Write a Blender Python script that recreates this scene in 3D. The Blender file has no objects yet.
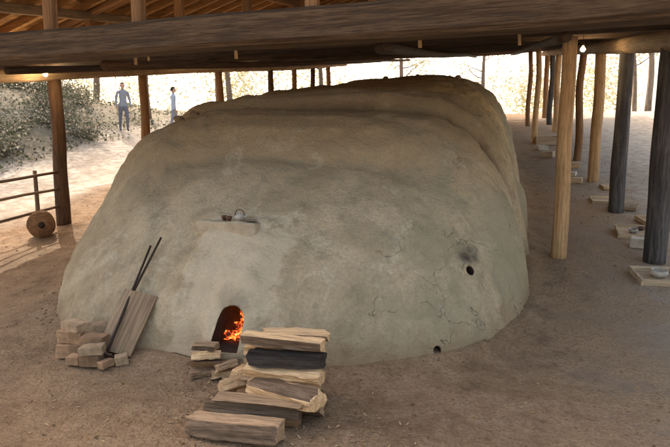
import bpy, bmesh, math, random
import numpy as np
from mathutils import Vector, Matrix, noise, Quaternion
from mathutils.bvhtree import BVHTree
random.seed(7); rng=np.random.default_rng(7)
sc=bpy.context.scene
SL=0.17
def sstep(a,b,x):
    t=min(1,max(0,(x-a)/(b-a))); return t*t*(3-2*t)
def ground_z(x,y):
    d=y-4.5
    if d<-1.2: r=0
    elif d<1.2: r=SL*(d+1.2)**2/4.8
    elif d<20: r=SL*d
    else: r=SL*20+0.03*(d-20)
    r+=2.0*sstep(-12.6,-17.5,x)*sstep(26,12,y)
    r+=0.5*sstep(-10,-14,x)*sstep(9,14,y)
    r+=1.2*sstep(8,16,x)
    n=noise.noise(Vector((x*0.8,y*0.8,0)))*0.03+noise.noise(Vector((x*3,y*3,4)))*0.012
    if -9<x<5 and -1<y<12: n+=noise.noise(Vector((x*7,y*7,9)))*0.007
    return r+n
# ---------------------------------------------------------------- helpers
def link(o,parent=None):
    sc.collection.objects.link(o)
    if parent: o.parent=parent
    return o
def empty(name):
    o=bpy.data.objects.new(name,None); o.empty_display_size=0.2; return link(o)
def meshobj(name,verts,faces,mats,parent=None,smooth=False,midx=None):
    me=bpy.data.meshes.new(name); me.from_pydata([tuple(v) for v in verts],[],faces); 
    for m in (mats if isinstance(mats,(list,tuple)) else [mats]): me.materials.append(m)
    if midx is not None: me.polygons.foreach_set('material_index',midx)
    if smooth: me.polygons.foreach_set('use_smooth',[True]*len(me.polygons))
    me.update(); o=bpy.data.objects.new(name,me); return link(o,parent)
def bmobj(name,bm,mats,parent=None,smooth=False):
    me=bpy.data.meshes.new(name); bm.to_mesh(me); bm.free()
    for m in (mats if isinstance(mats,(list,tuple)) else [mats]): me.materials.append(m)
    if smooth: me.polygons.foreach_set('use_smooth',[True]*len(me.polygons))
    o=bpy.data.objects.new(name,me); return link(o,parent)
# ---------------------------------------------------------------- materials
class G:
    def __init__(s,name):
        s.m=bpy.data.materials.new(name); s.m.use_nodes=True; s.nt=s.m.node_tree
        s.b=s.nt.nodes['Principled BSDF']; s.out=s.nt.nodes['Material Output']; s.b.inputs['Specular IOR Level'].default_value=0.25
    def n(s,t,**k):
        nd=s.nt.nodes.new(t)
        for a,v in k.items(): setattr(nd,a,v)
        return nd
    def l(s,a,b): s.nt.links.new(a,b)
    def setin(s,sock,v):
        if isinstance(v,bpy.types.NodeSocket): s.l(v,sock)
        else: sock.default_value=v
    def coord(s,kind='Object',scale=(1,1,1),loc=(0,0,0)):
        tc=s.n('ShaderNodeTexCoord')
        if scale==(1,1,1): return tc.outputs[kind]
        mp=s.n('ShaderNodeMapping'); s.l(tc.outputs[kind],mp.inputs['Vector'])
        mp.inputs['Scale'].default_value=scale; mp.inputs['Location'].default_value=loc; return mp.outputs[0]
    def noise(s,vec,scale,detail=4,rough=0.55,dist=0):
        nd=s.n('ShaderNodeTexNoise'); s.l(vec,nd.inputs['Vector']); nd.inputs['Scale'].default_value=scale
        nd.inputs['Detail'].default_value=detail; nd.inputs['Roughness'].default_value=rough; nd.inputs['Distortion'].default_value=dist
        return nd.outputs['Fac']
    def voro(s,vec,scale,feature='F1',out='Distance'):
        nd=s.n('ShaderNodeTexVoronoi',feature=feature); s.l(vec,nd.inputs['Vector']); nd.inputs['Scale'].default_value=scale
        return nd.outputs[out]
    def ramp(s,f,a,b,c0=0.0,c1=1.0):
        nd=s.n('ShaderNodeMapRange'); nd.interpolation_type='SMOOTHSTEP'; s.setin(nd.inputs['Value'],f)
        nd.inputs['From Min'].default_value=a; nd.inputs['From Max'].default_value=b
        nd.inputs['To Min'].default_value=c0; nd.inputs['To Max'].default_value=c1; return nd.outputs[0]
    def mix(s,f,a,b,mode='MIX'):
        nd=s.n('ShaderNodeMix',data_type='RGBA',blend_type=mode)
        s.setin(nd.inputs[0],f)
        for i,v in ((6,a),(7,b)):
            if isinstance(v,(tuple,list)): v=(*v[:3],1)
            s.setin(nd.inputs[i],v)
        return nd.outputs[2]
    def math(s,op,a,b=0.0):
        nd=s.n('ShaderNodeMath',operation=op); s.setin(nd.inputs[0],a); s.setin(nd.inputs[1],b); return nd.outputs[0]
    def bump(s,h,strength=0.5,dist=0.01,prev=None):
        nd=s.n('ShaderNodeBump'); s.l(h,nd.inputs['Height']); nd.inputs['Strength'].default_value=strength; nd.inputs['Distance'].default_value=dist
        if prev: s.l(prev,nd.inputs['Normal'])
        return nd.outputs[0]
    def fin(s,col,rough=0.85,nrm=None):
        s.setin(s.b.inputs['Base Color'],(*col,1) if isinstance(col,tuple) else col); s.setin(s.b.inputs['Roughness'],rough)
        if nrm: s.l(nrm,s.b.inputs['Normal'])
        return s.m

def wood(name,c1,c2,axis=2,dirt=0.3,grain=14,rough=0.8):
    g=G(name); sc3=[1,1,1]; sc3[axis]=0.05
    oi=g.n('ShaderNodeObjectInfo')
    v=g.coord('Object',tuple(sc3))
    add=g.n('ShaderNodeVectorMath',operation='ADD'); g.l(v,add.inputs[0]); 
    sm=g.n('ShaderNodeVectorMath',operation='SCALE'); sm.inputs[0].default_value=(13,7,5); g.l(oi.outputs['Random'],sm.inputs['Scale']); g.l(sm.outputs[0],add.inputs[1])
    v=add.outputs[0]
    a=g.noise(v,grain,5,0.7,0.4); b=g.noise(v,grain*4,3,0.65)
    col=g.mix(g.ramp(a,0.35,0.65),c1,c2)
    col=g.mix(g.ramp(b,0.45,0.62,0,0.6),col,tuple(c*0.4 for c in c1))
    w=g.coord('Object'); s=g.noise(w,3,4,0.65)
    col=g.mix(g.ramp(s,0.45,0.75,0,dirt),col,(0.05,0.035,0.025))
    col=g.mix(1.0,col,g.ramp(oi.outputs['Random'],0,1,0.8,1.15),'MULTIPLY')
    nrm=g.bump(g.math('ADD',a,g.math('MULTIPLY',b,-0.4)),0.8,0.014)
    return g.fin(col,rough,nrm)

# kiln plan constants shared with the ground skirt
XC=-2.21; PER=1.02; Y1=6.35; ST=0.28; SLK=0.168
def halfw(y):
    if y<5.5: w=2.64*(max(0.0,1-((5.5-y)/2.19)**2))**0.48
    else: w=2.64
    if y>Y1: 
        p=((y-Y1)/PER)%1.0; w+=0.08*sstep(0,.2,p)-0.08*sstep(.3,1,p)
    if y>14.2: w*=max(0.02,1-((y-14.2)/1.75)**2)**0.5
    return max(w,0.12)
def clay():
    g=G('kiln_clay'); p=g.coord('Object')
    n1=g.noise(p,0.9,3,0.6,0.4); n2=g.noise(p,4,7,0.7); n3=g.noise(p,38,3,0.7); n4=g.noise(p,2.0,6,0.72,1.2)
    col=g.mix(g.ramp(n1,0.38,0.62),(0.53,0.425,0.275),(0.39,0.305,0.185))
    sep=g.n('ShaderNodeSeparateXYZ'); g.l(p,sep.inputs[0])
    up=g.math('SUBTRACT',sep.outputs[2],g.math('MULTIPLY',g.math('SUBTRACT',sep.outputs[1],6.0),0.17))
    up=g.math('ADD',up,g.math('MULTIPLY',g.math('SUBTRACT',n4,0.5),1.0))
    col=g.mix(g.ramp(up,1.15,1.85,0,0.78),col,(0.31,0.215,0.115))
    col=g.mix(g.ramp(n2,0.5,0.66,0,0.65),col,(0.28,0.22,0.13))
    lowm=g.ramp(up,2.1,1.5,0.25,0.6)
    col=g.mix(g.math('MULTIPLY',g.ramp(n4,0.54,0.66),lowm),col,(0.60,0.52,0.375))
    col=g.mix(g.ramp(n4,0.47,0.36,0,0.5),col,(0.27,0.22,0.135))
    col=g.mix(g.ramp(n3,0.35,0.7,0,0.4),col,(0.25,0.19,0.12))
    st=g.coord('Object',(2.2,1.2,0.22)); n5=g.noise(st,2.4,4,0.6)
    col=g.mix(g.ramp(n5,0.52,0.70,0,0.55),col,(0.27,0.225,0.14))
    gy=g.mix(g.ramp(n1,0.4,0.62,0,0.45),col,(0.34,0.325,0.225)); 
    col=g.mix(g.ramp(sep.outputs[0],-1.6,0.2),col,gy)
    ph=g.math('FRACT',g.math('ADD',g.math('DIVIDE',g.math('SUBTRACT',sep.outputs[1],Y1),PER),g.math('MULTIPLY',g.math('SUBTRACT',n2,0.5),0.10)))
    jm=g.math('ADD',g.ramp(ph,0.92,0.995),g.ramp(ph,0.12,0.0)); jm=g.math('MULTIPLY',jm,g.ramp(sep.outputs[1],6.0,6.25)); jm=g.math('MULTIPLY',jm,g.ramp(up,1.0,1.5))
    col=g.mix(g.math('MULTIPLY',jm,0.75),col,(0.12,0.08,0.05))  # rib creases: dirt plus painted shade, since frontal light flattens the steps
    wob=g.math('MULTIPLY',g.math('SUBTRACT',n2,0.5),0.6)
    px=g.math('ADD',g.math('ABSOLUTE',g.math('ADD',sep.outputs[0],2.02)),wob); pm=g.ramp(px,0.48,0.34)
    pm=g.math('MULTIPLY',pm,g.ramp(g.math('ADD',sep.outputs[2],wob),1.08,0.98)); pm=g.math('MULTIPLY',pm,g.ramp(sep.outputs[1],4.7,4.5))
    col=g.mix(g.math('MULTIPLY',pm,0.45),col,(0.64,0.54,0.385))
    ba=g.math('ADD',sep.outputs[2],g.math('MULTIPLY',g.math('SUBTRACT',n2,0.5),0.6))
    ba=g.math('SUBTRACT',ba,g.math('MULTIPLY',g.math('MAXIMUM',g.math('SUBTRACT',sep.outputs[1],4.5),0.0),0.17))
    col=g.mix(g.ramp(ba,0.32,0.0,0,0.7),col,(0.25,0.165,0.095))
    nn=g.n('ShaderNodeTexNoise'); g.l(p,nn.inputs['Vector']); nn.inputs['Scale'].default_value=5; nn.inputs['Detail'].default_value=4
    sv=g.n('ShaderNodeVectorMath',operation='SCALE'); g.l(nn.outputs['Color'],sv.inputs[0]); sv.inputs['Scale'].default_value=0.5
    dv=g.n('ShaderNodeVectorMath',operation='ADD'); g.l(p,dv.inputs[0]); g.l(sv.outputs[0],dv.inputs[1])
    cr=g.voro(dv.outputs[0],1.8,'DISTANCE_TO_EDGE'); cm=g.ramp(cr,0.0,0.008,1,0)
    msk=g.math('ADD',n1,g.ramp(sep.outputs[0],-1.4,0.0,-0.08,0.09))
    cm=g.math('MULTIPLY',cm,g.ramp(msk,0.52,0.58)); cm=g.math('MULTIPLY',cm,g.ramp(n4,0.44,0.54))
    col=g.mix(g.math('MULTIPLY',cm,0.42),col,(0.12,0.09,0.06))
    for (x,y,z,r,k) in SOOT:
        d=g.n('ShaderNodeVectorMath',operation='DISTANCE'); g.l(p,d.inputs[0]); d.inputs[1].default_value=(x,y,z)
        dd=g.math('ADD',d.outputs['Value'],g.math('MULTIPLY',g.math('SUBTRACT',n2,0.5),r*2.2))
        col=g.mix(g.ramp(dd,r*0.2,r,k,0),col,(0.035,0.03,0.025))
    h=g.math('ADD',n2,g.math('MULTIPLY',n3,0.22)); h=g.math('SUBTRACT',h,g.math('MULTIPLY',cm,0.3))
    nrm=g.bump(h,0.85,0.06)
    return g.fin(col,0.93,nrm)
SOOT=[(-0.17,4.62,0.78,0.17,0.9),(-0.4,3.97,0.09,0.07,0.8),(-0.42,5.9,2.08,0.14,0.85),(-0.38,5.45,1.85,0.10,0.85),(-0.34,5.05,1.5,0.09,0.8),(-0.36,5.25,1.68,0.06,0.8),
      (-1.88,3.5,0.46,0.2,0.4),(-4.35,4.5,0.25,0.08,0.8)]
def ground_mat():
    g=G('dirt_ground'); p=g.coord('Object')
    n1=g.noise(p,0.7,4,0.6,0.5); n2=g.noise(p,5,6,0.7); n3=g.noise(p,45,3,0.7)
    col=g.mix(g.ramp(n1,0.35,0.65),(0.34,0.225,0.13),(0.215,0.138,0.08))
    col=g.mix(g.ramp(n2,0.42,0.68,0,0.6),col,(0.42,0.295,0.18))
    col=g.mix(g.ramp(n3,0.4,0.65,0,0.5),col,(0.15,0.092,0.053))
    col=g.mix(g.ramp(n2,0.45,0.33,0,0.55),col,(0.13,0.08,0.048))
    sep=g.n('ShaderNodeSeparateXYZ'); g.l(p,sep.inputs[0])
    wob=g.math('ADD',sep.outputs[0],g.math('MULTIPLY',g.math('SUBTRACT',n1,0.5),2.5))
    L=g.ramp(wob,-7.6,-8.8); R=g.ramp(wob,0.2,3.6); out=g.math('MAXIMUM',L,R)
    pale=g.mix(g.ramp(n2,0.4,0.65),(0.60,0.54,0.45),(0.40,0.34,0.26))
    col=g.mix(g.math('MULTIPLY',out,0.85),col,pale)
    bank=g.ramp(wob,-12.2,-13.6); col=g.mix(g.math('MULTIPLY',bank,g.ramp(n2,0.3,0.5,0.4,0.8)),col,(0.20,0.18,0.12))
    vc=g.n('ShaderNodeTexVoronoi'); g.l(p,vc.inputs['Vector']); vc.inputs['Scale'].default_value=34
    peb=g.math('MULTIPLY',g.ramp(vc.outputs['Distance'],0.14,0.24,1,0),g.ramp(n2,0.5,0.6))
    col=g.mix(g.math('MULTIPLY',peb,0.6),col,(0.45,0.34,0.23))
    h=g.math('ADD',g.math('ADD',n2,g.math('MULTIPLY',n3,0.35)),g.math('MULTIPLY',peb,0.3))
    nrm=g.bump(h,1.0,0.055)
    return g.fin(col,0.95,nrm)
def leafmat(name,cs,trans=0.45):
    g=G(name); ge=g.n('ShaderNodeNewGeometry'); cr=g.n('ShaderNodeValToRGB'); g.l(ge.outputs['Random Per Island'],cr.inputs[0])
    el=cr.color_ramp.elements
    el[0].color=(*cs[0],1); el[1].color=(*cs[-1],1)
    for i,c in enumerate(cs[1:-1]):
        e=el.new((i+1)/(len(cs)-1)); e.color=(*c,1)
    df=g.n('ShaderNodeBsdfDiffuse'); g.l(cr.outputs[0],df.inputs[0])
    if trans<=0: g.l(df.outputs[0],g.out.inputs[0]); return g.m
    tr=g.n('ShaderNodeBsdfTranslucent'); g.l(cr.outputs[0],tr.inputs[0]); mx=g.n('ShaderNodeMixShader'); mx.inputs[0].default_value=trans
    g.l(df.outputs[0],mx.inputs[1]); g.l(tr.outputs[0],mx.inputs[2]); g.l(mx.outputs[0],g.out.inputs[0]); return g.m
def plain(name,c,rough=0.7,var=0.25,sc_=12,metal=0):
    g=G(name); p=g.coord('Object'); n=g.noise(p,sc_,5,0.65)
    oi=g.n('ShaderNodeObjectInfo')
    col=g.mix(g.ramp(n,0.3,0.7,0,1),tuple(x*(1+var) for x in c),tuple(x*(1-var) for x in c))
    col=g.mix(1.0,col,g.ramp(oi.outputs['Random'],0,1,0.7,1.15),'MULTIPLY')
    g.b.inputs['Metallic'].default_value=metal
    return g.fin(col,rough,g.bump(n,0.5,0.008))
def emis(name,c,s,glass=False):
    g=G(name); g.b.inputs['Emission Color'].default_value=(*c,1); g.b.inputs['Emission Strength'].default_value=s; return g.fin(c,0.5)
def ember():
    g=G('glowing_embers'); p=g.coord('Object'); n=g.noise(p,24,5,0.7,0.5)
    cr=g.n('ShaderNodeValToRGB'); g.l(n,cr.inputs[0]); e=cr.color_ramp.elements
    e[0].position=0.44; e[0].color=(0.02,0.004,0.002,1); e[1].position=0.70; e[1].color=(1,0.75,0.3,1)
    k=e.new(0.51); k.color=(0.5,0.04,0.008,1); k=e.new(0.59); k.color=(1,0.25,0.03,1)
    g.l(cr.outputs[0],g.b.inputs['Emission Color']); g.b.inputs['Emission Strength'].default_value=3.0
    return g.fin((0.03,0.02,0.015),0.9)

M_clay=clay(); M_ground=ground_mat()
M_plaster=plain('pale_plaster',(0.54,0.44,0.30),0.9,0.2,7)
M_darkpost=wood('weathered_dark_post',(0.05,0.048,0.05),(0.14,0.125,0.115),2,0.5,18)
M_brownpost=wood('brown_post',(0.075,0.04,0.023),(0.13,0.072,0.038),2,0.4)
M_lightpost=wood('peeled_pine_post',(0.62,0.41,0.21),(0.46,0.28,0.14),2,0.35,12)
M_midpost=wood('tan_post',(0.36,0.19,0.09),(0.25,0.135,0.06),2,0.3,12)
M_beam=wood('old_beam',(0.052,0.031,0.018),(0.12,0.078,0.045),2,0.4,24)
M_beamD=wood('smoked_beam',(0.035,0.023,0.015),(0.07,0.046,0.03),2,0.45,14)
M_beamL=wood('pale_log_beam',(0.36,0.25,0.15),(0.24,0.17,0.10),2,0.35,14)
M_rafter=wood('rafter_pine',(0.42,0.23,0.09),(0.31,0.165,0.065),0,0.2,9)
M_deck=wood('roof_boards',(0.34,0.18,0.075),(0.23,0.12,0.05),1,0.3,5)
M_split=wood('split_firewood',(0.78,0.54,0.30),(0.62,0.39,0.20),0,0.12,20)
M_splitb=wood('aged_firewood',(0.48,0.32,0.19),(0.32,0.21,0.12),0,0.3,20)
M_bark=wood('firewood_bark',(0.13,0.085,0.052),(0.23,0.155,0.10),0,0.5,22,0.95)
M_char=wood('charred_wood',(0.018,0.014,0.012),(0.05,0.04,0.032),0,0.5,20,0.8)
M_board=wood('board_wood',(0.44,0.31,0.19),(0.33,0.22,0.13),2,0.35,14)
M_rail=wood('railing_wood',(0.26,0.18,0.12),(0.17,0.12,0.08),2,0.4,12)
M_brick=plain('fire_brick',(0.34,0.21,0.12),0.9,0.35,9)
M_brick2=plain('fire_brick_pale',(0.44,0.31,0.19),0.9,0.3,12)
M_sootin=plain('kiln_inner_soot',(0.05,0.03,0.02),0.95,0.4,10)
M_iron=plain('iron_rod',(0.06,0.04,0.03),0.6,0.3,30,0.2)
M_stone=plain('shelf_stone',(0.55,0.50,0.42),0.9,0.2,10)
M_roof=plain('roof_sheet',(0.12,0.12,0.12),0.6)
M_pot=plain('stoneware_glaze',(0.33,0.30,0.26),0.35,0.4,14)
M_cup=plain('brown_glaze',(0.09,0.045,0.025),0.35,0.3,14)
M_ember=ember()
M_treebark=wood('tree_bark',(0.16,0.12,0.09),(0.27,0.22,0.17),2,0.3,8)
# ---------------------------------------------------------------- ground
def axis_coords(lo,hi,a,b,step):
    fine=list(np.arange(a,b,step)); s=step; v=a
    left=[]; 
    while v>lo: s*=1.16; v-=s; left.append(v)
    right=[]; s=step; v=b
    while v<hi: right.append(v); s*=1.16; v+=s
    return sorted(left)+fine+right+[hi]
xs=axis_coords(-400,400,-9,5,0.06); ys=axis_coords(-300,500,-0.5,12,0.06)
def skirt(x,y):
    if not(-6<x<1.6 and 2.6<y<15): return 0
    dx=abs(x-XC)
    if y>=5.5: d=dx-2.64
    else:
        f=(dx/2.64)**2.13+((5.5-y)/2.19)**2; d=(f-1)*1.05
    if d<0: return 0.07
    return 0.07*math.exp(-(d/0.13)**1.3)*(1+0.6*noise.noise(Vector((x*2.5,y*2.5,1))))
V=[(x,y,ground_z(x,y)+skirt(x,y)) for y in ys for x in xs]; nx=len(xs)
F=[(j*nx+i,j*nx+i+1,(j+1)*nx+i+1,(j+1)*nx+i) for j in range(len(ys)-1) for i in range(nx-1)]
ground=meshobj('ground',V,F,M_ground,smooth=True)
# ---------------------------------------------------------------- kiln
def interp(pts,x):
    return float(np.interp(x,[p[0] for p in pts],[p[1] for p in pts]))
front=[(3.33,0.06),(3.38,0.20),(3.5,0.38),(3.7,0.59),(3.95,0.80),(4.25,1.03),(4.65,1.29),(4.95,1.47),(5.1,1.53),(5.16,1.57),(5.28,1.74),(5.45,1.93),(5.65,2.06),(5.9,2.14),(6.1,2.16)]
def topz(y):
    if y<=6.1: z=interp(front,y)
    elif y<Y1: z=2.16-0.05*(y-6.1)/(Y1-6.1)
    else:
        k=math.floor((y-Y1)/PER); p=(y-Y1)/PER-k
        z=2.11+PER*SLK*k + ST*sstep(-0.02,0.22,p) - (ST-PER*SLK)*sstep(0.25,1.0,p)
    if y>14.6:
        t=(y-14.6)/1.3; g0=ground_z(XC,y)+0.1
        z=g0+(z-g0)*max(0,1-t*t)**0.5
    return z
ty=np.arange(3.3,16,0.02); tz=np.array([topz(y) for y in ty])
kk=np.ones(3)/3; tzs=np.convolve(np.pad(tz,1,'edge'),kk,'valid')
NA=190
rings=[3.33+ (i/40)**1.5*0.6 for i in range(40)]+list(np.arange(3.93,15.88,0.035))
V=[];
for y in rings:
    w=halfw(y); zt=float(np.interp(y,ty,tzs)); g0=min(ground_z(XC,y),ground_z(XC+2.6,y))
    H=max(0.05,zt-g0); nR=3.0+2.6*sstep(4.6,5.9,y)-1.0*sstep(8,13,y); nL=3.0+4.2*sstep(4.5,5.7,y)-1.5*sstep(9,13,y)
    for k in range(NA+1):
        a=math.pi*k/NA; c=math.cos(a); s=math.sin(a); n=nR if c>=0 else nL
        ex=abs(c)**(2/n)*(1 if c>=0 else -1); 
        ez=(s**(2/n) if s>0 else 0)
        tap=0.175 if ex<0 else 0.215
        x=XC+w*ex*(1-tap*ez**1.1)
        V.append((x,y,g0+H*ez*(1-(0.05 if ex>0 else 0.03)*(abs(ex)**2.2)) if 0<k<NA else g0-0.25))
NP=NA+1; F=[]
for j in range(len(rings)-1):
    for k in range(NP):
        k2=(k+1)%NP
        F.append((j*NP+k,j*NP+k2,(j+1)*NP+k2,(j+1)*NP+k))
F.append(tuple(reversed(range(NP)))); F.append(tuple((len(rings)-1)*NP+k for k in range(NP)))
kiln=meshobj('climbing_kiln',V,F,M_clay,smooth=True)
bm=bmesh.new(); bm.from_mesh(kiln.data); bmesh.ops.recalc_face_normals(bm,faces=bm.faces); bm.normal_update()
for v in bm.verts:
    p=v.co; 
    if p.z<ground_z(XC,p.y)-0.15: continue
    d=noise.fractal(p*0.9,1.0,2.0,3)*0.055+noise.fractal(p*3.2+Vector((5,1,2)),0.9,2.0,4)*0.024+noise.noise(p*13)*0.007
    if p.y<4.6: d+=0.05*sstep(0.42,0.28,abs(p.x+2.14))*sstep(0.30,0.7,p.z)*sstep(1.06,1.0,p.z)
    r=math.hypot((p.x+1.88)/0.19,(p.z-0.32)/0.28)
    if p.y<4.2: d+=0.03*sstep(1.35,1.0,r)
    v.co=p+v.normal*d
bm.normal_update(); bm.to_mesh(kiln.data); bvh=BVHTree.FromBMesh(bm); bm.free()
kiln.data.polygons.foreach_set('use_smooth',[True]*len(kiln.data.polygons))
def prism(bm,outline,y0,y1):
    a=[bm.verts.new((x,y0,z)) for x,z in outline]; b=[bm.verts.new((x,y1,z)) for x,z in outline]
    n=len(a); bm.faces.new(a); bm.faces.new(b[::-1])
    for i in range(n): bm.faces.new((a[(i+1)%n],a[i],b[i],b[(i+1)%n]))
DX=-1.88; DZ=0.15
arch=[(DX+0.112,DZ),(DX+0.116,DZ+0.19)]+[(DX+0.112*math.cos(a)+0.004*math.sin(5*a),DZ+0.19+0.115*math.sin(a)) for a in np.linspace(0.2,math.pi-0.2,12)]+[(DX-0.112,DZ+0.18),(DX-0.108,DZ)]
def boolean(cb):
    bmesh.ops.recalc_face_normals(cb,faces=cb.faces)
    cut=bmobj('cutter',cb,M_sootin)
    md=kiln.modifiers.new('b','BOOLEAN'); md.object=cut; md.operation='DIFFERENCE'; md.solver='EXACT'
    try: md.material_mode='TRANSFER'
    except Exception: pass
    dg=bpy.context.evaluated_depsgraph_get(); nm=bpy.data.meshes.new_from_object(kiln.evaluated_get(dg),depsgraph=dg)
    kiln.modifiers.clear(); kiln.data=nm; bpy.data.objects.remove(cut)
cb=bmesh.new(); prism(cb,arch,3.0,4.2)
holes=[(Vector((-0.19,4.55,0.60)),0.045),(Vector((-0.40,3.97,0.09)),0.035),(Vector((-4.30,4.45,0.17)),0.04)]
hole_info=[]
for p,r in holes:
    loc,nr,_,_=bvh.find_nearest(p); hole_info.append((loc,nr,r))
    q=nr.to_track_quat('Z','Y').to_matrix().to_4x4(); 
    bmesh.ops.create_cone(cb,cap_ends=True,segments=20,radius1=r*0.8,radius2=r,depth=0.4,matrix=Matrix.Translation(loc-nr*0.05)@q)
boolean(cb)
cb=bmesh.new()   # wide firebox behind the mouth
prism(cb,[(DX+0.42,DZ-0.03),(DX+0.42,DZ+0.28),(DX+0.25,DZ+0.38),(DX-0.25,DZ+0.38),(DX-0.42,DZ+0.28),(DX-0.42,DZ-0.03)],3.80,4.7)
boolean(cb)
def torus(name,loc,nr,R,r,mat,parent):
    vs=[];fs=[];A=28;B=8
    q=nr.to_track_quat('Z','Y').to_matrix()
    for i in range(A):
        a=2*math.pi*i/A
        for j in range(B):
            b=2*math.pi*j/B; rr=R+r*math.cos(b)+0.004*noise.noise(Vector((i*.7,j,3)))
            vs.append(loc+q@Vector((rr*math.cos(a),rr*math.sin(a),r*0.6*math.sin(b))))
            fs.append((i*B+j,((i+1)%A)*B+j,((i+1)%A)*B+(j+1)%B,i*B+(j+1)%B))
    return meshobj(name,vs,fs,mat,parent,True)
torus('vent_rim',*hole_info[0][:2],0.062,0.016,M_clay,kiln)
def rough_block(name,size,loc,rot,mat,parent=None,bev=0.01,cuts=4,amp=0.004,seed=0,taper=None):
    bm=bmesh.new(); bmesh.ops.create_cube(bm,size=1)
    for v in bm.verts: v.co=Vector((v.co.x*size[0],v.co.y*size[1],v.co.z*size[2]))
    bmesh.ops.bevel(bm,geom=bm.edges[:],offset=bev,segments=2,affect='EDGES',profile=0.6)
    bmesh.ops.subdivide_edges(bm,edges=[e for e in bm.edges if e.calc_length()>min(size)*0.6],cuts=cuts,use_grid_fill=True)
    for v in bm.verts:
        v.co+=Vector((noise.noise(v.co*9+Vector((seed,0,0))),noise.noise(v.co*9+Vector((0,seed,5))),noise.noise(v.co*9+Vector((3,0,seed)))))*amp
        if taper: v.co.x*=1-taper*(0.5-v.co.z/size[2])
    o=bmobj(name,bm,mat,parent); o.location=loc; o.rotation_euler=rot; return o
led=rough_block('ledge',(0.58,0.38,0.14),(-2.24,4.22,0.95),(0,0,0.0),M_plaster,kiln,0.02,6,0.018,3,0.05)
for p in led.data.polygons: p.use_smooth=True
def pebble(name,loc,r,mat,parent,sq=0.7,seed=0):
    bm=bmesh.new(); bmesh.ops.create_icosphere(bm,subdivisions=3,radius=1)
    for v in bm.verts:
        v.co*=r*(1+0.3*noise.noise(v.co*1.3+Vector((seed,0,0)))); v.co.z*=sq
    o=bmobj(name,bm,mat,parent,True); o.location=loc; return o
for i,(x,y) in enumerate([(-3.95,6.0),(-3.78,6.05),(-2.9,9.1),(-2.6,12.7),(-1.2,13.9),(-0.9,12.7),(-2.0,13.9)]):
    h,_,_,_=bvh.ray_cast(Vector((x,y,8)),Vector((0,0,-1)))
    if h: pebble('clay_plug',h+Vector((0,0,0.02)),0.075,M_clay,kiln,0.7,i)
fire=empty('kiln_fire')
V=[];F=[];NXX=40;NYY=60
for j in range(NYY+1):
    y=3.50+1.18*j/NYY; hw=0.104 if y<3.81 else 0.41
    for i in range(NXX+1):
        x=-hw+2*hw*i/NXX; q=Vector((x*7,y*7,1))
        V.append((DX+x,y,DZ+0.012+0.05*abs(noise.noise(q*2))+0.12*sstep(3.55,4.2,y)))
for j in range(NYY):
    for i in range(NXX): F.append((j*(NXX+1)+i,j*(NXX+1)+i+1,(j+1)*(NXX+1)+i+1,(j+1)*(NXX+1)+i))
meshobj('ember_bed',V,F,M_ember,fire,True)
# ---------------------------------------------------------------- firewood
def firewood(name,loc,yaw,L,w,h,mats,parent,roll=0,pitch=0,seed=0):
    r=random.Random(seed); K=r.choice([3,4,4,5]); prof=[]
    a0=r.uniform(0,6.28)
    for k in range(K):
        a=a0+2*math.pi*(k+r.uniform(-.22,.22))/K; rr=r.uniform(0.85,1.15)*(1.12 if K<5 else 1)
        prof.append((math.cos(a)*w*0.5*rr,math.sin(a)*h*0.5*rr))
    P=[];sid=[]
    for k in range(K):
        p,q=prof[k],prof[(k+1)%K]
        for t in (0,0.12,0.37,0.63,0.88): P.append((p[0]+(q[0]-p[0])*t,p[1]+(q[1]-p[1])*t)); sid.append(k)
    n=len(P); S=18; vs=[];fs=[];mi=[]
    bend=r.uniform(-.02,.02); sk=r.uniform(-.25,.25)
    for s in range(S+1):
        t=s/S; x=(t-0.5)*L
        for i,(u,v) in enumerate(P):
            d=(1+sk*(t-0.5))*(1+0.15*noise.noise(Vector((t*2.5,i*0.6,seed)))+0.12*noise.noise(Vector((t*7,i*2.3,seed+4))))
            k=0.95 if s in (0,S) else 1
            vs.append((x+(0.03*noise.noise(Vector((u*20,v*20,seed))) if s in (0,S) else 0),u*d*k+bend*math.sin(t*3.14),v*d*k))
    bk=r.randrange(K)
    for s in range(S):
        for i in range(n):
            fs.append((s*n+i,s*n+(i+1)%n,(s+1)*n+(i+1)%n,(s+1)*n+i)); mi.append(1 if sid[i]==bk else 0)
    fs.append(tuple(range(n))[::-1]); mi.append(0); fs.append(tuple(S*n+i for i in range(n))); mi.append(0)
    o=meshobj(name,vs,fs,mats,parent,False,mi)
    o.location=loc; o.rotation_euler=(roll,pitch,yaw); return o
LT=[M_split,M_bark]; AG=[M_splitb,M_bark]; CH=[M_char,M_char]; BK=[M_bark,M_splitb]
stack=empty('firewood_stack'); D=math.radians
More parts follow.
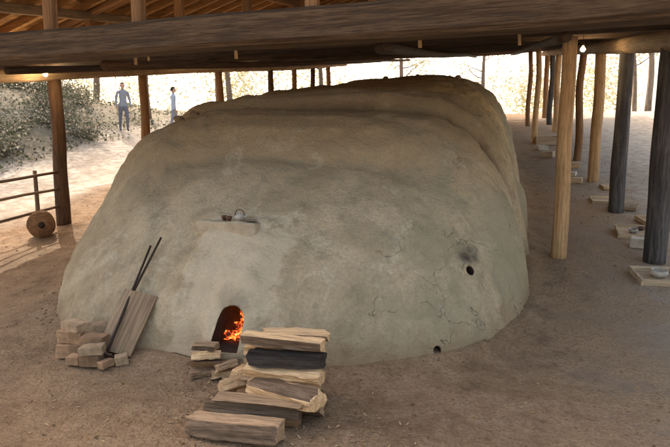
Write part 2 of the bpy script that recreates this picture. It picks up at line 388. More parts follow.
FW=[ # x,y,z,yaw,L,w,h,mat
 (-1.36,2.50,0.06,4,0.60,0.14,0.12,AG),(-1.32,2.655,0.08,7,0.60,0.13,0.14,BK),(-1.28,2.64,0.165,5,0.56,0.10,0.05,AG),
 (-1.22,2.80,0.05,6,0.52,0.15,0.11,AG),(-1.27,2.95,0.05,2,0.55,0.15,0.11,LT),(-1.29,3.10,0.05,4,0.5,0.15,0.10,AG),
 (-1.17,2.76,0.17,-8,0.50,0.17,0.14,LT),(-1.27,2.93,0.155,3,0.52,0.13,0.11,AG),(-1.27,3.07,0.15,3,0.5,0.13,0.10,LT),
 (-1.20,2.84,0.265,0,0.50,0.14,0.10,LT),(-1.27,2.98,0.25,9,0.5,0.13,0.10,AG),(-1.29,3.1,0.24,4,0.48,0.1,0.09,LT),
 (-1.19,2.87,0.355,2,0.50,0.14,0.10,CH),(-1.27,3.02,0.34,6,0.5,0.13,0.09,LT),
 (-1.24,2.92,0.44,5,0.52,0.14,0.085,LT),(-1.20,3.06,0.43,12,0.44,0.11,0.08,LT),
 (-1.60,2.83,0.05,70,0.2,0.1,0.09,AG),(-1.56,2.86,0.14,60,0.2,0.1,0.08,LT),(-1.58,3.0,0.06,50,0.22,0.12,0.1,AG),(-1.55,3.0,0.17,75,0.2,0.11,0.1,LT)]
for i,(x,y,z,yw,L,w,h,m) in enumerate(FW): firewood('split_log',(x,y,z),D(yw+random.uniform(-4,4)),L*random.uniform(.90,1.08),w,h,m,stack,seed=i+3,roll=random.uniform(-.25,.25),pitch=random.uniform(-.04,.04))
small=empty('kindling_pile')
for i,(x,y,z,yw,L,w,h,m) in enumerate([(-1.95,3.15,0.05,35,0.2,0.15,0.08,AG),(-1.79,3.16,0.05,20,0.18,0.13,0.07,LT),(-1.93,3.17,0.115,15,0.22,0.15,0.08,AG),(-1.95,3.18,0.175,28,0.2,0.14,0.06,LT),(-1.78,3.17,0.11,60,0.16,0.1,0.06,AG),(-1.96,3.19,0.225,12,0.17,0.12,0.05,AG),(-1.66,3.08,0.04,20,0.2,0.08,0.06,AG)]):
    firewood('split_piece',(x+0.0,y,z),D(yw),L,w,h,m,small,seed=i+40)
for i in range(9): firewood('burning_log',(DX+random.uniform(-.22,.15),3.92+i*0.07,DZ+0.10+0.03*(i%3)),D(random.uniform(-50,50)),0.3,0.05,0.05,[M_ember,M_ember],fire,pitch=random.uniform(-.2,.2),seed=i+60)
for i,(dx,y,z,yw) in enumerate([(-.03,3.56,.05,15),(.02,3.64,.08,-25),(-.02,3.73,.08,30)]): firewood('burning_log',(DX+dx,y,DZ+z),D(yw),0.17,0.045,0.04,[M_ember,M_ember],fire,seed=i+80)
bp=empty('brick_pile')
BR=[(-3.22,3.20,0.055,20,(0.2,0.14,0.11),0),(-3.21,3.21,0.165,12,(0.2,0.13,0.10),0),(-3.10,3.30,0.20,40,(0.2,0.12,0.08),1),(-3.04,3.28,0.06,-10,(0.2,0.14,0.12),0),
    (-3.20,3.22,0.245,-8,(0.19,0.13,0.06),1),(-3.0,3.2,0.155,15,(0.18,0.12,0.07),0),(-2.93,3.10,0.05,10,(0.17,0.13,0.09),0),(-2.92,3.09,0.125,28,(0.17,0.12,0.06),1),(-2.73,3.17,0.035,40,(0.09,0.08,0.07),1),(-2.80,3.08,0.03,70,(0.1,0.07,0.06),0),(-3.08,3.08,0.03,5,(0.12,0.09,0.06),0)]
for i,(x,y,z,yw,s,m) in enumerate(BR): rough_block('brick',s,(x+0.05,y,z+0.012),(random.uniform(-.06,.06),random.uniform(-.06,.06),D(yw)),(M_brick,M_brick2)[m],bp,0.006,2,0.010,i)
def place_between(o,p0,p1,side=None):
    z=(p1-p0).normalized(); x=(side - z*side.dot(z)).normalized(); y=z.cross(x)
    m=Matrix((x,y,z)).transposed().to_4x4(); m.translation=(p0+p1)/2; o.matrix_world=m
bd=rough_block('leaning_board',(0.29,0.022,0.52),(0,0,0),(0,0,0),M_board,None,0.004,3,0.003,2)
place_between(bd,Vector((-2.80,3.22,0.06)),Vector((-2.77,3.56,0.47)),Vector((0.95,0.02,-0.34)))
def tube(name,p0,p1,r0,r1,mat,parent=None,seg=14,rings=10,wob=0.0,flat=1.0,seed=0,caps=True):
    p0=Vector(p0);p1=Vector(p1); L=(p1-p0).length; vs=[];fs=[]
    for j in range(rings+1):
        t=j/rings; r=r0+(r1-r0)*t
        ox=wob*noise.noise(Vector((t*2.2,seed,1))); oy=wob*noise.noise(Vector((t*2.2,seed,7)))
        for i in range(seg):
            a=2*math.pi*i/seg; rr=r*(1+0.09*noise.noise(Vector((math.cos(a)*1.2,math.sin(a)*1.2+seed,t*L*1.5))))
            vs.append((ox+rr*math.cos(a),oy+rr*math.sin(a)*flat,t*L))
    for j in range(rings):
        for i in range(seg): fs.append((j*seg+i,j*seg+(i+1)%seg,(j+1)*seg+(i+1)%seg,(j+1)*seg+i))
    if caps: fs.append(tuple(range(seg))[::-1]); fs.append(tuple(rings*seg+i for i in range(seg)))
    o=meshobj(name,vs,fs,mat,parent,True); z=(p1-p0).normalized(); q=z.to_track_quat('Z','Y')
    o.matrix_world=Matrix.Translation(p0)@q.to_matrix().to_4x4(); return o
def box_beam(name,p0,p1,w,h,mat,parent,seed=0,amp=0.01):
    p0=Vector(p0);p1=Vector(p1);L=(p1-p0).length; prof=[]
    c=0.14*min(w,h)
    for sx,sy in ((1,1),(-1,1),(-1,-1),(1,-1)):
        a=(sx*(w/2),sy*(h/2-c)); b=(sx*(w/2-c),sy*(h/2))
        prof+= [a,b] if sx*sy>0 else [b,a]
    R=max(6,int(L/0.2)); n=8; vs=[];fs=[]
    for j in range(R+1):
        t=j/R
        for i,(x,y) in enumerate(prof):
            k=1+amp*4*noise.noise(Vector((t*L*1.1,i*0.9,seed)))
            vs.append((x*k,y*k+amp*noise.noise(Vector((t*L*.6,seed,2)))*2,t*L))
    for j in range(R):
        for i in range(n): fs.append((j*n+i,j*n+(i+1)%n,(j+1)*n+(i+1)%n,(j+1)*n+i))
    fs.append(tuple(range(n))[::-1]); fs.append(tuple(R*n+i for i in range(n)))
    o=meshobj(name,vs,fs,mat,parent); z=(p1-p0).normalized(); up=Vector((0,0,1))
    if abs(z.z)>0.9: up=Vector((0,1,0))
    x=up.cross(z).normalized(); y=z.cross(x); m=Matrix((x,y,z)).transposed().to_4x4(); m.translation=p0; o.matrix_world=m; return o
tube('iron_poker',(-2.89,3.20,0.06),(-2.86,3.98,0.86),0.012,0.010,M_iron,None,8,4)
rk=empty('ash_rake')
tube('handle',(-2.80,3.16,0.10),(-2.90,3.88,0.80),0.012,0.010,M_iron,rk,8,4)
rough_block('blade',(0.13,0.014,0.07),(-2.79,3.13,0.08),(0.6,0.1,0.1),M_iron,rk,0.003,1,0.001,1)
tp=empty('teapot')
def lathe(name,prof,mat,parent=None,seg=28):
    vs=[];fs=[]
    for r,z in prof:
        for i in range(seg): a=2*math.pi*i/seg; vs.append((r*math.cos(a),r*math.sin(a),z))
    for j in range(len(prof)-1):
        for i in range(seg): fs.append((j*seg+i,j*seg+(i+1)%seg,(j+1)*seg+(i+1)%seg,(j+1)*seg+i))
    return meshobj(name,vs,fs,mat,parent,True)
lathe('body',[(0.001,0),(0.028,0),(0.043,0.02),(0.046,0.038),(0.036,0.058),(0.018,0.064),(0.017,0.067),(0.008,0.069),(0.005,0.074),(0.008,0.079),(0.001,0.083)],M_pot,tp)
tube('spout',(0.036,0,0.03),(0.078,0,0.062),0.011,0.006,M_pot,tp,10,4)
hp=[Vector((0.042*math.cos(a),0,0.05+0.055*math.sin(a))) for a in np.linspace(0.1,math.pi-0.1,9)]
for i in range(8): tube('handle',hp[i],hp[i+1],0.0045,0.0045,M_cup,tp,8,2)
LZ=1.022
tp.location=(-2.13,4.10,LZ); tp.rotation_euler=(0,0,0.4)
for i,(x,y,r) in enumerate([(-2.23,4.09,0.028),(-2.30,4.13,0.024)]):
    c=lathe('tea_cup' if i==0 else 'tea_cup.001',[(0.001,0),(r*.6,0),(r*.65,0.005),(r,0.03),(r*1.05,0.042),(r*.95,0.042),(r*.55,0.01),(0.001,0.008)],M_cup); c.location=(x,y,LZ)
c=lathe('saucer',[(0.001,0),(0.03,0),(0.048,0.008),(0.05,0.01),(0.03,0.006),(0.001,0.005)],M_pot); c.location=(-2.03,4.13,LZ)
# ---------------------------------------------------------------- shelter
sh=empty('kiln_shelter')
RY0=3.7
def rz(x,y): return 2.78+SL*(y-4.4)+0.3*(5.5-abs(x+2.6))
TY=[4.4,6.7,8.9,11.05,13.2,15.9,17.9,19.9,21.9,23.9]
def post(x,y,r,mat,zt=None,i=0):
    z0=ground_z(x,y)-0.08
    if zt is None: zt=2.37+SL*(y-4.4)
    tube('post',(x,y,z0),(x,y,zt),r,r*0.9,mat,sh,18,16,0.05,1,i)
for i,(y,mt,r) in enumerate([(4.5,M_darkpost,.12),(6.72,M_darkpost,.12),(8.85,M_darkpost,.11),(10.95,M_lightpost,.10),(13.2,M_midpost,.085),(16.0,M_darkpost,.10),(18.3,M_lightpost,.1),(20.3,M_darkpost,.1),(22.5,M_midpost,.1)]): post(1.8,y,r,mt,i=i)
post(0.77,6.67,0.088,M_lightpost,2.93,31)
for i,(x,y,m) in enumerate([(1.05,15.9,M_lightpost),(1.05,19.9,M_midpost)]): post(x,y,0.08,m,2.55+SL*(y-4.4),i+50)
for i,(y,mt,r) in enumerate([(4.7,M_brownpost,.12),(7.07,M_brownpost,.115),(9.36,M_midpost,.095),(12.5,M_midpost,.1),(15.8,M_brownpost,.1),(17.9,M_midpost,.1),(19.9,M_brownpost,.1),(21.9,M_midpost,.1)]): post(-7.0,y,r,mt,i=i+12)
def ez(y): return 2.46+SL*(y-4.4)
tube('eave_beam',(1.8,RY0,ez(RY0)),(1.8,24.6,ez(24.6)),0.125,0.10,M_beamL,sh,16,60,0.06,1,3)
tube('eave_beam',(-7,RY0,ez(RY0)),(-7,24.6,ez(24.6)),0.10,0.10,M_beamL,sh,16,60,0.06,1,9)
for i,y in enumerate(TY):
    zc=2.55+SL*(y-4.4)
    if i==0: box_beam('tie_beam',(-8.3,y,zc+0.16),(3.3,y,zc+0.13),0.27,0.29,M_beam,sh,i,0.012)
    else: tube('tie_beam',(-8.0,y,zc+0.13),(3.0,y,zc+0.13),0.14,0.12,M_beamD,sh,14,40,0.08,1,i)
    for dx in (-3.3,-1.75,-0.7,1.05,2.6):
        x=-2.6+dx; box_beam('strut',(x,y,zc+0.24),(x,y,rz(x,y)-0.16),0.11,0.11,M_midpost,sh,i,0.004)
    if i in (0,1,3): box_beam('brace',(-7.6,y+0.02,zc+0.3),(-4.6,y+0.02,rz(-4.6,y)-0.15),0.09,0.09,M_midpost,sh,i+9,0.003)
for i,dx in enumerate((-4.4,-3.3,-1.75,-0.03,1.75,3.3,4.4)):
    x=-2.6+dx; box_beam('purlin',(x,RY0,rz(x,RY0)-0.17),(x,24.6,rz(x,24.6)-0.17),0.12,0.12,M_beamL if i%2 else M_midpost,sh,i,0.004)
for i,(x,dz,r,m) in enumerate([(-5.2,-0.03,.045,M_beamD),(-3.9,-0.035,.05,M_brownpost),(-1.0,-0.03,.05,M_beamD),(0.5,-0.03,.045,M_beamD)]):
    tube('long_pole',(x,4.6,2.52+dz+SL*0.2),(x,24.3,2.52+dz+SL*19.9),r,r,m,sh,10,40,0.05,1,i+20)
for i,(x,y) in enumerate([(-3.75,4.9),(-2.55,4.9),(-0.7,4.9),(-4.6,6.3),(0.2,6.3)]):
    z=2.5+SL*(y-4.4); tube('peg',(x,y,z+0.14),(x+0.01,y,z-0.02),0.016,0.018,M_lightpost,sh,8,3,0,1,i)
V=[];F=[];
def addbox(c8): 
    k=len(V); V.extend(c8); F.extend([(k,k+1,k+2,k+3),(k+7,k+6,k+5,k+4),(k,k+4,k+5,k+1),(k+1,k+5,k+6,k+2),(k+2,k+6,k+7,k+3),(k+3,k+7,k+4,k)])
y=RY0+0.15
while y<24.6:
    for s in (-1,1):
        xa=-2.6+s*0.03; xb=-2.6+s*5.4
        z=lambda x,yy,o: rz(x,yy)+o
        addbox([(xa,y-.03,z(xa,y,-.11)),(xb,y-.03,z(xb,y,-.11)),(xb,y+.03,z(xb,y,-.11)),(xa,y+.03,z(xa,y,-.11)),
                (xa,y-.03,z(xa,y,-.006)),(xb,y-.03,z(xb,y,-.006)),(xb,y+.03,z(xb,y,-.006)),(xa,y+.03,z(xa,y,-.006))])
    y+=0.45
meshobj('rafters',V,F,M_rafter,sh)
V=[];F=[]
for s in (-1,1):
    xa=-2.6; xb=-2.6+s*5.5
    N=26
    for k in range(N):
        u0=xa+(xb-xa)*k/N; u1=xa+(xb-xa)*(k+1)/N - s*0.004; o=0.003*(k%2)
        addbox([(u0,RY0,rz(u0,RY0)+o),(u1,RY0,rz(u1,RY0)+o),(u1,24.7,rz(u1,24.7)+o),(u0,24.7,rz(u0,24.7)+o),
                (u0,RY0,rz(u0,RY0)+o+.02),(u1,RY0,rz(u1,RY0)+o+.02),(u1,24.7,rz(u1,24.7)+o+.02),(u0,24.7,rz(u0,24.7)+o+.02)])
meshobj('roof_boards',V,F,M_deck,sh)
V=[];F=[]
for s in (-1,1):
    xa=-2.6-s*0.01; xb=-2.6+s*5.65; q=RY0-.15
    addbox([(xa,q,rz(xa,q)+.04),(xb,q,rz(xb,q)+.04),(xb,24.85,rz(xb,24.85)+.04),(xa,24.85,rz(xa,24.85)+.04),
            (xa,q,rz(xa,q)+.08),(xb,q,rz(xb,q)+.08),(xb,24.85,rz(xb,24.85)+.08),(xa,24.85,rz(xa,24.85)+.08)])
meshobj('roof_sheet',V,F,M_roof,sh)
M_bulb=emis('warm_bulb',(1,0.72,0.35),30)
def bulb(x,y,z,i,power=6):
    e=empty('hanging_bulb' if i==0 else 'hanging_bulb.%03d'%i)
    lathe('glass',[(0.001,-0.045),(0.018,-0.04),(0.035,-0.02),(0.035,0),(0.018,0.025),(0.013,0.04)],M_bulb,e)
    lathe('socket',[(0.015,0.038),(0.02,0.04),(0.02,0.085),(0.006,0.095),(0.001,0.095)],M_iron,e)
    tube('cord',(0,0,0.09),(0,0,0.2),0.004,0.004,M_iron,e,6,2)
    e.location=(x,y,z)
    L=bpy.data.lights.new('bulb_light','POINT'); L.energy=power; L.color=(1,0.7,0.38); L.shadow_soft_size=0.04
    lo=link(bpy.data.objects.new('bulb_light',L),e); lo.location=(0,0,-0.07)
bulb(1.18,8.7,3.16,0,20); bulb(-6.6,6.5,2.83,1,28); bulb(-5.66,10.95,3.60,2,20)
L=bpy.data.lights.new('fire_light','POINT'); L.energy=1.6; L.color=(1,0.35,0.08); L.shadow_soft_size=0.05
lo=link(bpy.data.objects.new('fire_light',L),fire); lo.location=(DX-.05,4.1,DZ+0.29)
# ---------------------------------------------------------------- railing and cable reel
rl=empty('wooden_railing')
for h0,h1 in ((1.0,0.9),(0.72,0.62),(0.37,0.33)):
    tube('rail',(-7.05,4.3,ground_z(-7,4.3)+h0),(-6.98,7.0,ground_z(-7,7)+h1),0.026,0.024,M_rail,rl,10,8,0.03,1,int(h0*10))
tube('rail_post',(-7.05,6.6,ground_z(-7,6.6)-.05),(-7.05,6.6,ground_z(-7,6.6)+1.0),0.035,0.03,M_rail,rl,10,5,0.01)
tube('rail_post',(-7.05,5.6,ground_z(-7,5.6)-.05),(-7.05,5.6,ground_z(-7,5.6)+1.05),0.035,0.03,M_rail,rl,10,5,0.01)
lg=empty('cable_reel'); gz=ground_z(-6.75,6.35)
ax=Vector((0.72,-0.69,0)); c0=Vector((-6.78,6.4,gz+0.20))
tube('flange_front',c0+ax*0.09,c0+ax*0.12,0.20,0.20,M_midpost,lg,28,2)
tube('flange_back',c0-ax*0.12,c0-ax*0.09,0.20,0.20,M_midpost,lg,28,2)
tube('wound_cable',c0-ax*0.09,c0+ax*0.09,0.14,0.14,M_char,lg,24,8)
tube('hub',c0+ax*0.12,c0+ax*0.135,0.05,0.05,M_iron,lg,16,2)
# ---------------------------------------------------------------- trays and kiln furniture at right
def tray(name,x,y,w,d,h,yaw,mat,items=()):
    e=empty(name); t=0.02
    def B(n,s,l,m=mat,k=1): return rough_block(n,s,l,(0,0,0),m,e,0.003,1,0.002,k)
    B('base',(w,d,t),(0,0,t/2)); B('side',(w,t,h),(0,-d/2-t/2,h/2)); B('side2',(w,t,h),(0,d/2+t/2,h/2)); B('end',(t,d+2*t,h),(-w/2-t/2,0,h/2)); B('end2',(t,d+2*t,h),(w/2+t/2,0,h/2))
    for k,(ix,iy,r,m) in enumerate(items):
        o=lathe('pot',[(0.001,0),(r*.6,0),(r,r*.5),(r*.9,r*.9),(r*.8,r*.9),(r*.85,r*.5),(0.001,r*.1)],m,e); o.location=(ix,iy,t+0.002)
    e.location=(x,y,ground_z(x,y)+0.005); e.rotation_euler=(math.atan(SL)*math.cos(yaw),0,yaw)
    return e
M_tray=wood('tray_wood',(0.66,0.52,0.36),(0.50,0.38,0.25),0,0.2,10)
tray('wooden_tray',1.70,6.2,0.40,0.36,0.07,0.1,M_tray,[(0.02,0.02,0.09,M_stone)])
tray('wooden_tray.001',1.80,7.75,0.36,0.42,0.06,-0.1,M_tray,[(0.0,-0.02,0.06,M_pot),(0.1,0.12,0.045,M_cup)])
tray('wooden_tray.002',2.25,8.3,0.45,0.4,0.06,0.2,M_tray,[(0.05,0,0.07,M_stone)])
tray('wooden_tray.003',1.75,9.4,0.4,0.3,0.05,0.0,M_tray)
tray('wooden_tray.004',1.35,15.8,0.5,0.4,0.2,0.0,M_tray)
e=empty('kiln_shelf_blocks')
for i,(x,y,s) in enumerate([(1.74,7.2,(0.16,0.14,0.12)),(1.95,9.05,(0.4,0.3,0.05)),(1.5,10.85,(0.2,0.16,0.1)),(1.45,11.5,(0.25,0.2,0.07)),(1.6,12.4,(0.3,0.3,0.1)),(1.2,13.6,(0.3,0.2,0.15)),(1.15,14.6,(0.25,0.25,0.12)),(2.0,10.4,(0.3,0.3,0.05))]):
    rough_block('block',s,(x,y,ground_z(x,y)+s[2]/2),(0.12,0,random.uniform(-.4,.4)),(M_stone,M_brick2,M_tray)[i%3],e,0.008,2,0.006,i)
# ---------------------------------------------------------------- litter
def scatter_quads(name,pts,size,mat,flat=0.5,asp=1.6,parent=None):
    n=len(pts); P=np.array(pts); 
    nrm=rng.normal(size=(n,3)); nrm[:,2]=np.abs(nrm[:,2])+ (2.5 if flat>0.9 else 0); nrm/=np.linalg.norm(nrm,axis=1)[:,None]
    t=rng.normal(size=(n,3)); t-=nrm*(t*nrm).sum(1)[:,None]; t/=np.linalg.norm(t,axis=1)[:,None]; b=np.cross(nrm,t)
    s=size*rng.uniform(0.5,1.4,n)[:,None]
    a=P-t*s*asp*.5; c=P+t*s*asp*.5; q1=P+b*s*.5+nrm*s*.12; q2=P-b*s*.5+nrm*s*.12
    Vv=np.stack([a,q2,c,q1],1).reshape(-1,3); Ff=np.arange(n*4).reshape(-1,4)
    me=bpy.data.meshes.new(name); me.from_pydata(Vv.tolist(),[],Ff.tolist()); me.materials.append(mat); me.update()
    return link(bpy.data.objects.new(name,me),parent)
def gz2(x,y): return ground_z(x,y)+skirt(x,y)
pts=[]
while len(pts)<5200:
    x=random.uniform(-8.5,5); y=random.uniform(0.8,14)
    if abs(x-XC)<halfw(max(3.4,min(15,y)))+0.02 and y>3.35: continue
    if noise.noise(Vector((x*.7,y*.7,3)))+random.uniform(-.5,.5)<0: continue
    pts.append((x,y,gz2(x,y)+0.006))
M_lit=leafmat('litter_leaf',[(0.12,0.07,0.035),(0.3,0.18,0.08),(0.40,0.28,0.15),(0.08,0.05,0.03)],0)
scatter_quads('leaf_litter',pts,0.015,M_lit,1.0,1.5)
pts=[]
for i in range(900):
    a=random.gauss(0,0.55); b_=random.gauss(0,0.33); x=-1.4+a;y=2.75+b_; pts.append((x,y,gz2(x,y)+0.006))
scatter_quads('wood_chips',pts,0.009,leafmat('chips',[(0.5,0.36,0.2),(0.34,0.23,0.13),(0.18,0.11,0.07)],0.0),1.0,3)
bm=bmesh.new()
for i in range(800):
    x=random.uniform(-8,4.5); y=random.uniform(0.9,11)
    if abs(x-XC)<halfw(max(3.4,min(15,y)))+0.03 and y>3.3: continue
    r=random.choice([0.005,0.007,0.009,0.014,0.008,0.006]); m=Matrix.Translation((x,y,gz2(x,y)+r*0.3))@Matrix.Rotation(random.uniform(0,6),4,'Z')@Matrix.Diagonal((r*1.3,r,r*.7,1))
    bmesh.ops.create_icosphere(bm,subdivisions=1,radius=1,matrix=m)
for i in range(160):
    t=random.uniform(0,1); y=3.33+2.6*t**1.3; s=random.choice((-1,1)); x=XC+s*(halfw(y)+abs(random.gauss(0.03,0.12)))
    y-=abs(random.gauss(0,.08)); r=random.choice([0.006,0.008,0.013,0.009]); m=Matrix.Translation((x,y,gz2(x,y)+r*0.2))@Matrix.Rotation(random.uniform(0,6),4,'Z')@Matrix.Diagonal((r*1.3,r,r*.7,1))
    bmesh.ops.create_icosphere(bm,subdivisions=1,radius=1,matrix=m)
bmobj('pebbles',bm,M_brick,None)
# ---------------------------------------------------------------- vegetation
def tree(name,x,y,h,r,leafm,nleaf=5000,lsize=0.1,crown=(2.2,2.2,0.5),bare=0.35,seed=0):
    R=random.Random(seed); e=empty(name); z0=ground_z(x,y)-0.1; base=Vector((x,y,z0))
    lean=Vector((R.uniform(-.08,.08),R.uniform(-.08,.08),1)).normalized()
    top=base+lean*h; tube('trunk',base,top,r,r*0.25,M_treebark,e,10,14,0.25,1,seed)
    pts=[]; nb=15
    for i in range(nb):
        t=bare+(1-bare)*(i+R.random())/nb; p=base+lean*h*t; a=R.uniform(0,6.28); Lb=crown[0]*(1-0.55*abs(t-0.6)/0.5)*R.uniform(.6,1.1)
        q=p+Vector((math.cos(a)*Lb,math.sin(a)*Lb,Lb*R.uniform(.15,.7)))
        tube('limb',p,q,r*0.32*(1.2-t),0.012,M_treebark,e,6,6,0.2,1,seed+i)
        for k in range(3):
            s=R.uniform(.3,.95); m=p.lerp(q,s); a2=R.uniform(0,6.28); w=m+Vector((math.cos(a2),math.sin(a2),R.uniform(-.1,.8)))*Lb*R.uniform(.25,.45)
            ncl=nleaf//(nb*3)
            for _ in range(ncl):
                c=m.lerp(w,R.uniform(.2,1.1)); pts.append((c.x+R.gauss(0,.26),c.y+R.gauss(0,.26),c.z+R.gauss(0,.2)))
    scatter_quads('foliage',pts,lsize,leafm,0.3,1.4,e); return e
LG=leafmat('green_leaves',[(0.10,0.13,0.06),(0.2,0.24,0.12),(0.08,0.10,0.05),(0.32,0.32,0.18)],0.45)
LO=leafmat('autumn_leaves',[(0.5,0.2,0.08),(0.55,0.33,0.13),(0.4,0.16,0.08),(0.45,0.38,0.18)],0.4)
LY=leafmat('yellow_leaves',[(0.5,0.46,0.29),(0.42,0.43,0.27),(0.6,0.5,0.34),(0.34,0.35,0.22)],0.4)
T=[(-15,10.5,7,.13,LG,2600),(-17,14,8,.16,LO,3400),(-14,19,8,.14,LO,3000),(-19,19,9,.18,LY,3600),(-13.5,24,9,.15,LY,2600),(-10,30,9,.16,LY,2000),(-22,25,10,.2,LO,3000),(-6,34,9,.17,LY,1600),
   (-21,11,9,.2,LO,3200),(-1,38,9,.16,LY,1400),(6.5,27,8,.15,LY,1000),(8,36,9,.15,LY,1000),(11,20,9,.16,LY,1000),(-16,30,10,.2,LO,2800)]
for i,(x,y,h,r,m,n) in enumerate(T): tree('tree' if i==0 else 'tree.%03d'%i,x,y,h,r,m,n,0.095,(2.6,2.6,1),0.3,i*17+3)
def shrub(name,x,y,r,h,m,n,seed):
    R=random.Random(seed); e=empty(name); z0=ground_z(x,y); pts=[]
    for i in range(12):
        a=R.uniform(0,6.28); b_=R.uniform(.2,1)**.5*r; p=Vector((x+math.cos(a)*b_*.9,y+math.sin(a)*b_*.9,z0+h*R.uniform(.5,1)*(1-.35*(b_/r)**2)))
        tube('stem',(x+R.uniform(-.1,.1),y+R.uniform(-.1,.1),z0-.05),p,0.018,0.006,M_treebark,e,5,4,0.1,1,seed+i,False)
        for _ in range(n//12):
            t=R.uniform(.15,1.1); q=Vector((x,y,z0)).lerp(p,t); pts.append((q.x+R.gauss(0,.22),q.y+R.gauss(0,.22),max(ground_z(q.x,q.y)+.02,q.z+R.gauss(0,.16))))
    scatter_quads('leaves',pts,0.06,m,0.3,1.5,e)
LS=leafmat('shrub_leaves',[(0.10,0.115,0.075),(0.17,0.185,0.12),(0.08,0.09,0.06),(0.38,0.36,0.27),(0.52,0.46,0.38),(0.13,0.14,0.09)],0.25)
k=0
for i in range(26):
    x=random.uniform(-18.5,-12.9); y=random.uniform(8.0,19)
    if abs(x+13.1)<1 and abs(y-16.2)<1.6: continue
    shrub('shrub' if k==0 else 'shrub.%03d'%k,x,y,random.uniform(.8,1.3),random.uniform(.4,1.0),LS if k%4 else LY,1000,k*31); k+=1
pts=[]
for i in range(13000):
    x=random.uniform(-21,-12.3); y=random.uniform(6,22); 
    if noise.noise(Vector((x*.9,y*.9,6)))+random.uniform(-.4,.4)<0: continue
    pts.append((x,y,ground_z(x,y)+random.uniform(.01,.18)))
scatter_quads('bank_undergrowth',pts,0.07,LS,0.3,1.5)
pts=[]
for i in range(36):
    a=math.radians(random.uniform(-50,100)); d=random.uniform(48,75); cx=-math.sin(a)*d; cy=math.cos(a)*d; R_=random.uniform(2.5,4.5); z=ground_z(cx,cy)
    for _ in range(1000):
        v=rng.normal(size=3); v/=np.linalg.norm(v); rr=R_*random.uniform(.3,1)*(1+.3*noise.noise(Vector(v)*2+Vector((i,0,0))))
        pts.append((cx+v[0]*rr,cy+v[1]*rr,z+R_*1.1+v[2]*rr*1.2))
scatter_quads('distant_trees',pts,0.2,LY,0.3,1.2)
# ---------------------------------------------------------------- people (visitors in the background)
M_skin=plain('skin',(0.5,0.32,0.23),0.6,0.08); M_hair=plain('hair',(0.05,0.04,0.035),0.6)
def skinned(name,joints,edges,mat_fn,mats,parent):
    me=bpy.data.meshes.new(name); me.from_pydata([j[:3] for j in joints],edges,[]); o=link(bpy.data.objects.new(name,me))
    md=o.modifiers.new('s','SKIN'); 
    for i,j in enumerate(joints): me.skin_vertices[0].data[i].radius=(j[3],j[4] if len(j)>4 else j[3])
    me.skin_vertices[0].data[0].use_root=True
    s=o.modifiers.new('ss','SUBSURF'); s.levels=2; s.render_levels=2
    dg=bpy.context.evaluated_depsgraph_get(); nm=bpy.data.meshes.new_from_object(o.evaluated_get(dg),depsgraph=dg); bpy.data.objects.remove(o)
    for m in mats: nm.materials.append(m)
    for p in nm.polygons: p.material_index=mat_fn(p.center); p.use_smooth=True
    return link(bpy.data.objects.new(name,nm),parent)
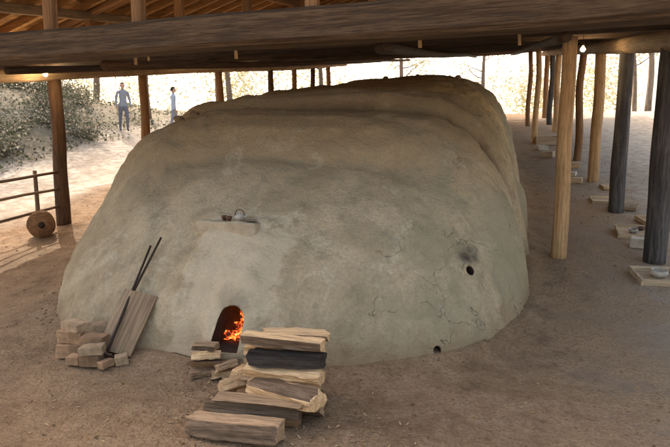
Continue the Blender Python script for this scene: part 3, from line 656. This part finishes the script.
def person(name,x,y,yaw,top,trouser,walk=0.12):
    e=empty(name)
    J=[(0,0,.95,.135,.10),(0,0,1.12,.125,.095),(0,0,1.30,.155,.105),(0,0,1.42,.11,.08),(0,0,1.50,.05,.05),(0,-.01,1.56,.048,.048),
       (.09,0,.88,.095),(.10,-walk,.50,.062),(.10,-walk*.6,.09,.042),(.10,-walk*.6-.13,.035,.038,.03),
       (-.09,0,.88,.095),(-.10,walk*.6,.50,.062),(-.10,walk*1.6,.10,.042),(-.10,walk*1.6-.13,.035,.038,.03),
       (.18,0,1.40,.06),(.24,.03,1.13,.045),(.25,-.08,.90,.034),(.25,-.10,.86,.03),
       (-.18,0,1.40,.06),(-.24,.03,1.13,.045),(-.25,-.06,.90,.034),(-.25,-.08,.86,.03)]
    E=[(0,1),(1,2),(2,3),(3,4),(4,5),(0,6),(6,7),(7,8),(8,9),(0,10),(10,11),(11,12),(12,13),(3,14),(14,15),(15,16),(16,17),(3,18),(18,19),(19,20),(20,21)]
    def mf(c):
        if c.z<0.075: return 3
        if abs(c.x)>0.2 and c.z<0.905: return 2
        if c.z>1.49: return 2
        if c.z>0.90 or (abs(c.x)>0.2): return 0
        return 1
    skinned('body',J,E,mf,[top,trouser,M_skin,M_hair],e)
    bm=bmesh.new(); bmesh.ops.create_uvsphere(bm,u_segments=24,v_segments=18,radius=1)
    for v in bm.verts:
        c=v.co
        c.x*=.076; c.y*=.092; c.z*=.115
        if c.z<-0.03: c.x*=1+ (c.z+0.03)*3; c.y*=1+(c.z+.03)*1.5
        if abs(c.x)<.018 and c.y<-.07 and -.035<c.z<.01: c.y-=.02
        if .02<abs(c.x)<.045 and c.y<-.06 and .0<c.z<.02: c.y+=.008
    for sx in (-1,1): bmesh.ops.create_uvsphere(bm,u_segments=8,v_segments=6,radius=1,matrix=Matrix.Translation((sx*.077,.005,-.005))@Matrix.Diagonal((.012,.02,.03,1)))
    h=bmobj('head',bm,[M_skin],e,True); h.location=(0,-.015,1.635)
    bm=bmesh.new(); bmesh.ops.create_uvsphere(bm,u_segments=24,v_segments=18,radius=1)
    for v in bm.verts:
        c=v.co; c.x*=.086; c.y*=.102; c.z*=.123
        if c.y<-.02 and c.z<.055: c.y=-.02
        if c.z<-.04: c.z=-.04
    h=bmobj('hair',bm,[M_hair],e,True); h.location=(0,-.003,1.642)
    for sx,hy in ((1,-.10),(-1,-.08)):
        for k in range(4):
            a=Vector((sx*.25,hy-.028+k*.018,.85)); ln=(.055,.068,.072,.06)[k]
            b1=a+Vector((-sx*.006,0,-ln*.55)); c1=b1+Vector((-sx*.018,0,-ln*.45)); tube('finger',a,b1,.009,.008,M_skin,e,6,2); tube('finger',b1,c1,.008,.006,M_skin,e,6,2)
        tube('thumb',(sx*.235,hy-.03,.87),(sx*.215,hy-.055,.82),.011,.008,M_skin,e,6,2)
    e.location=(x,y,ground_z(x,y)); e.rotation_euler=(0,0,yaw); return e
M_blue=plain('blue_jacket',(0.38,0.43,0.54),0.8,0.1); M_den=plain('dark_trousers',(0.24,0.25,0.31),0.85,0.1); M_grey=plain('grey_jacket',(0.42,0.44,0.50),0.8,0.1)
person('person',-11.7,17.4,2.2,M_blue,M_den); person('person.001',-13.0,16.2,0.9,M_grey,M_den)
# ---------------------------------------------------------------- light + camera
EL=math.radians(45); AZ=math.radians(-46)
S=Vector((math.sin(AZ)*math.cos(EL),math.cos(AZ)*math.cos(EL),math.sin(EL)))
w=bpy.data.worlds.new('World'); sc.world=w; w.use_nodes=True; nt=w.node_tree; bg=nt.nodes['Background']
sk=nt.nodes.new('ShaderNodeTexSky'); sk.sky_type='NISHITA'; sk.sun_disc=False; sk.sun_elevation=EL; sk.sun_rotation=AZ; sk.dust_density=5.0; sk.air_density=1.0; sk.ozone_density=0.5
mx=nt.nodes.new('ShaderNodeMix'); mx.data_type='RGBA'; mx.blend_type='MULTIPLY'; mx.inputs[0].default_value=1; mx.inputs[7].default_value=(1.0,0.87,0.72,1)
nt.links.new(sk.outputs[0],mx.inputs[6]); nt.links.new(mx.outputs[2],bg.inputs[0]); bg.inputs[1].default_value=0.62
sl=bpy.data.lights.new('sun','SUN'); sl.energy=5; sl.angle=math.radians(0.5); sl.color=(1,0.94,0.85)
so=link(bpy.data.objects.new('sun',sl)); so.rotation_euler=S.to_track_quat('Z','Y').to_euler()
cam=bpy.data.cameras.new('camera'); cam.lens=27.94; cam.sensor_width=36; cam.clip_end=2000
co=link(bpy.data.objects.new('camera',cam)); co.location=(0,0,1.6); co.rotation_euler=(math.radians(82.5),0,math.radians(17)); sc.camera=co
sc.view_settings.view_transform='Standard'; sc.view_settings.look='None'; sc.view_settings.exposure=0
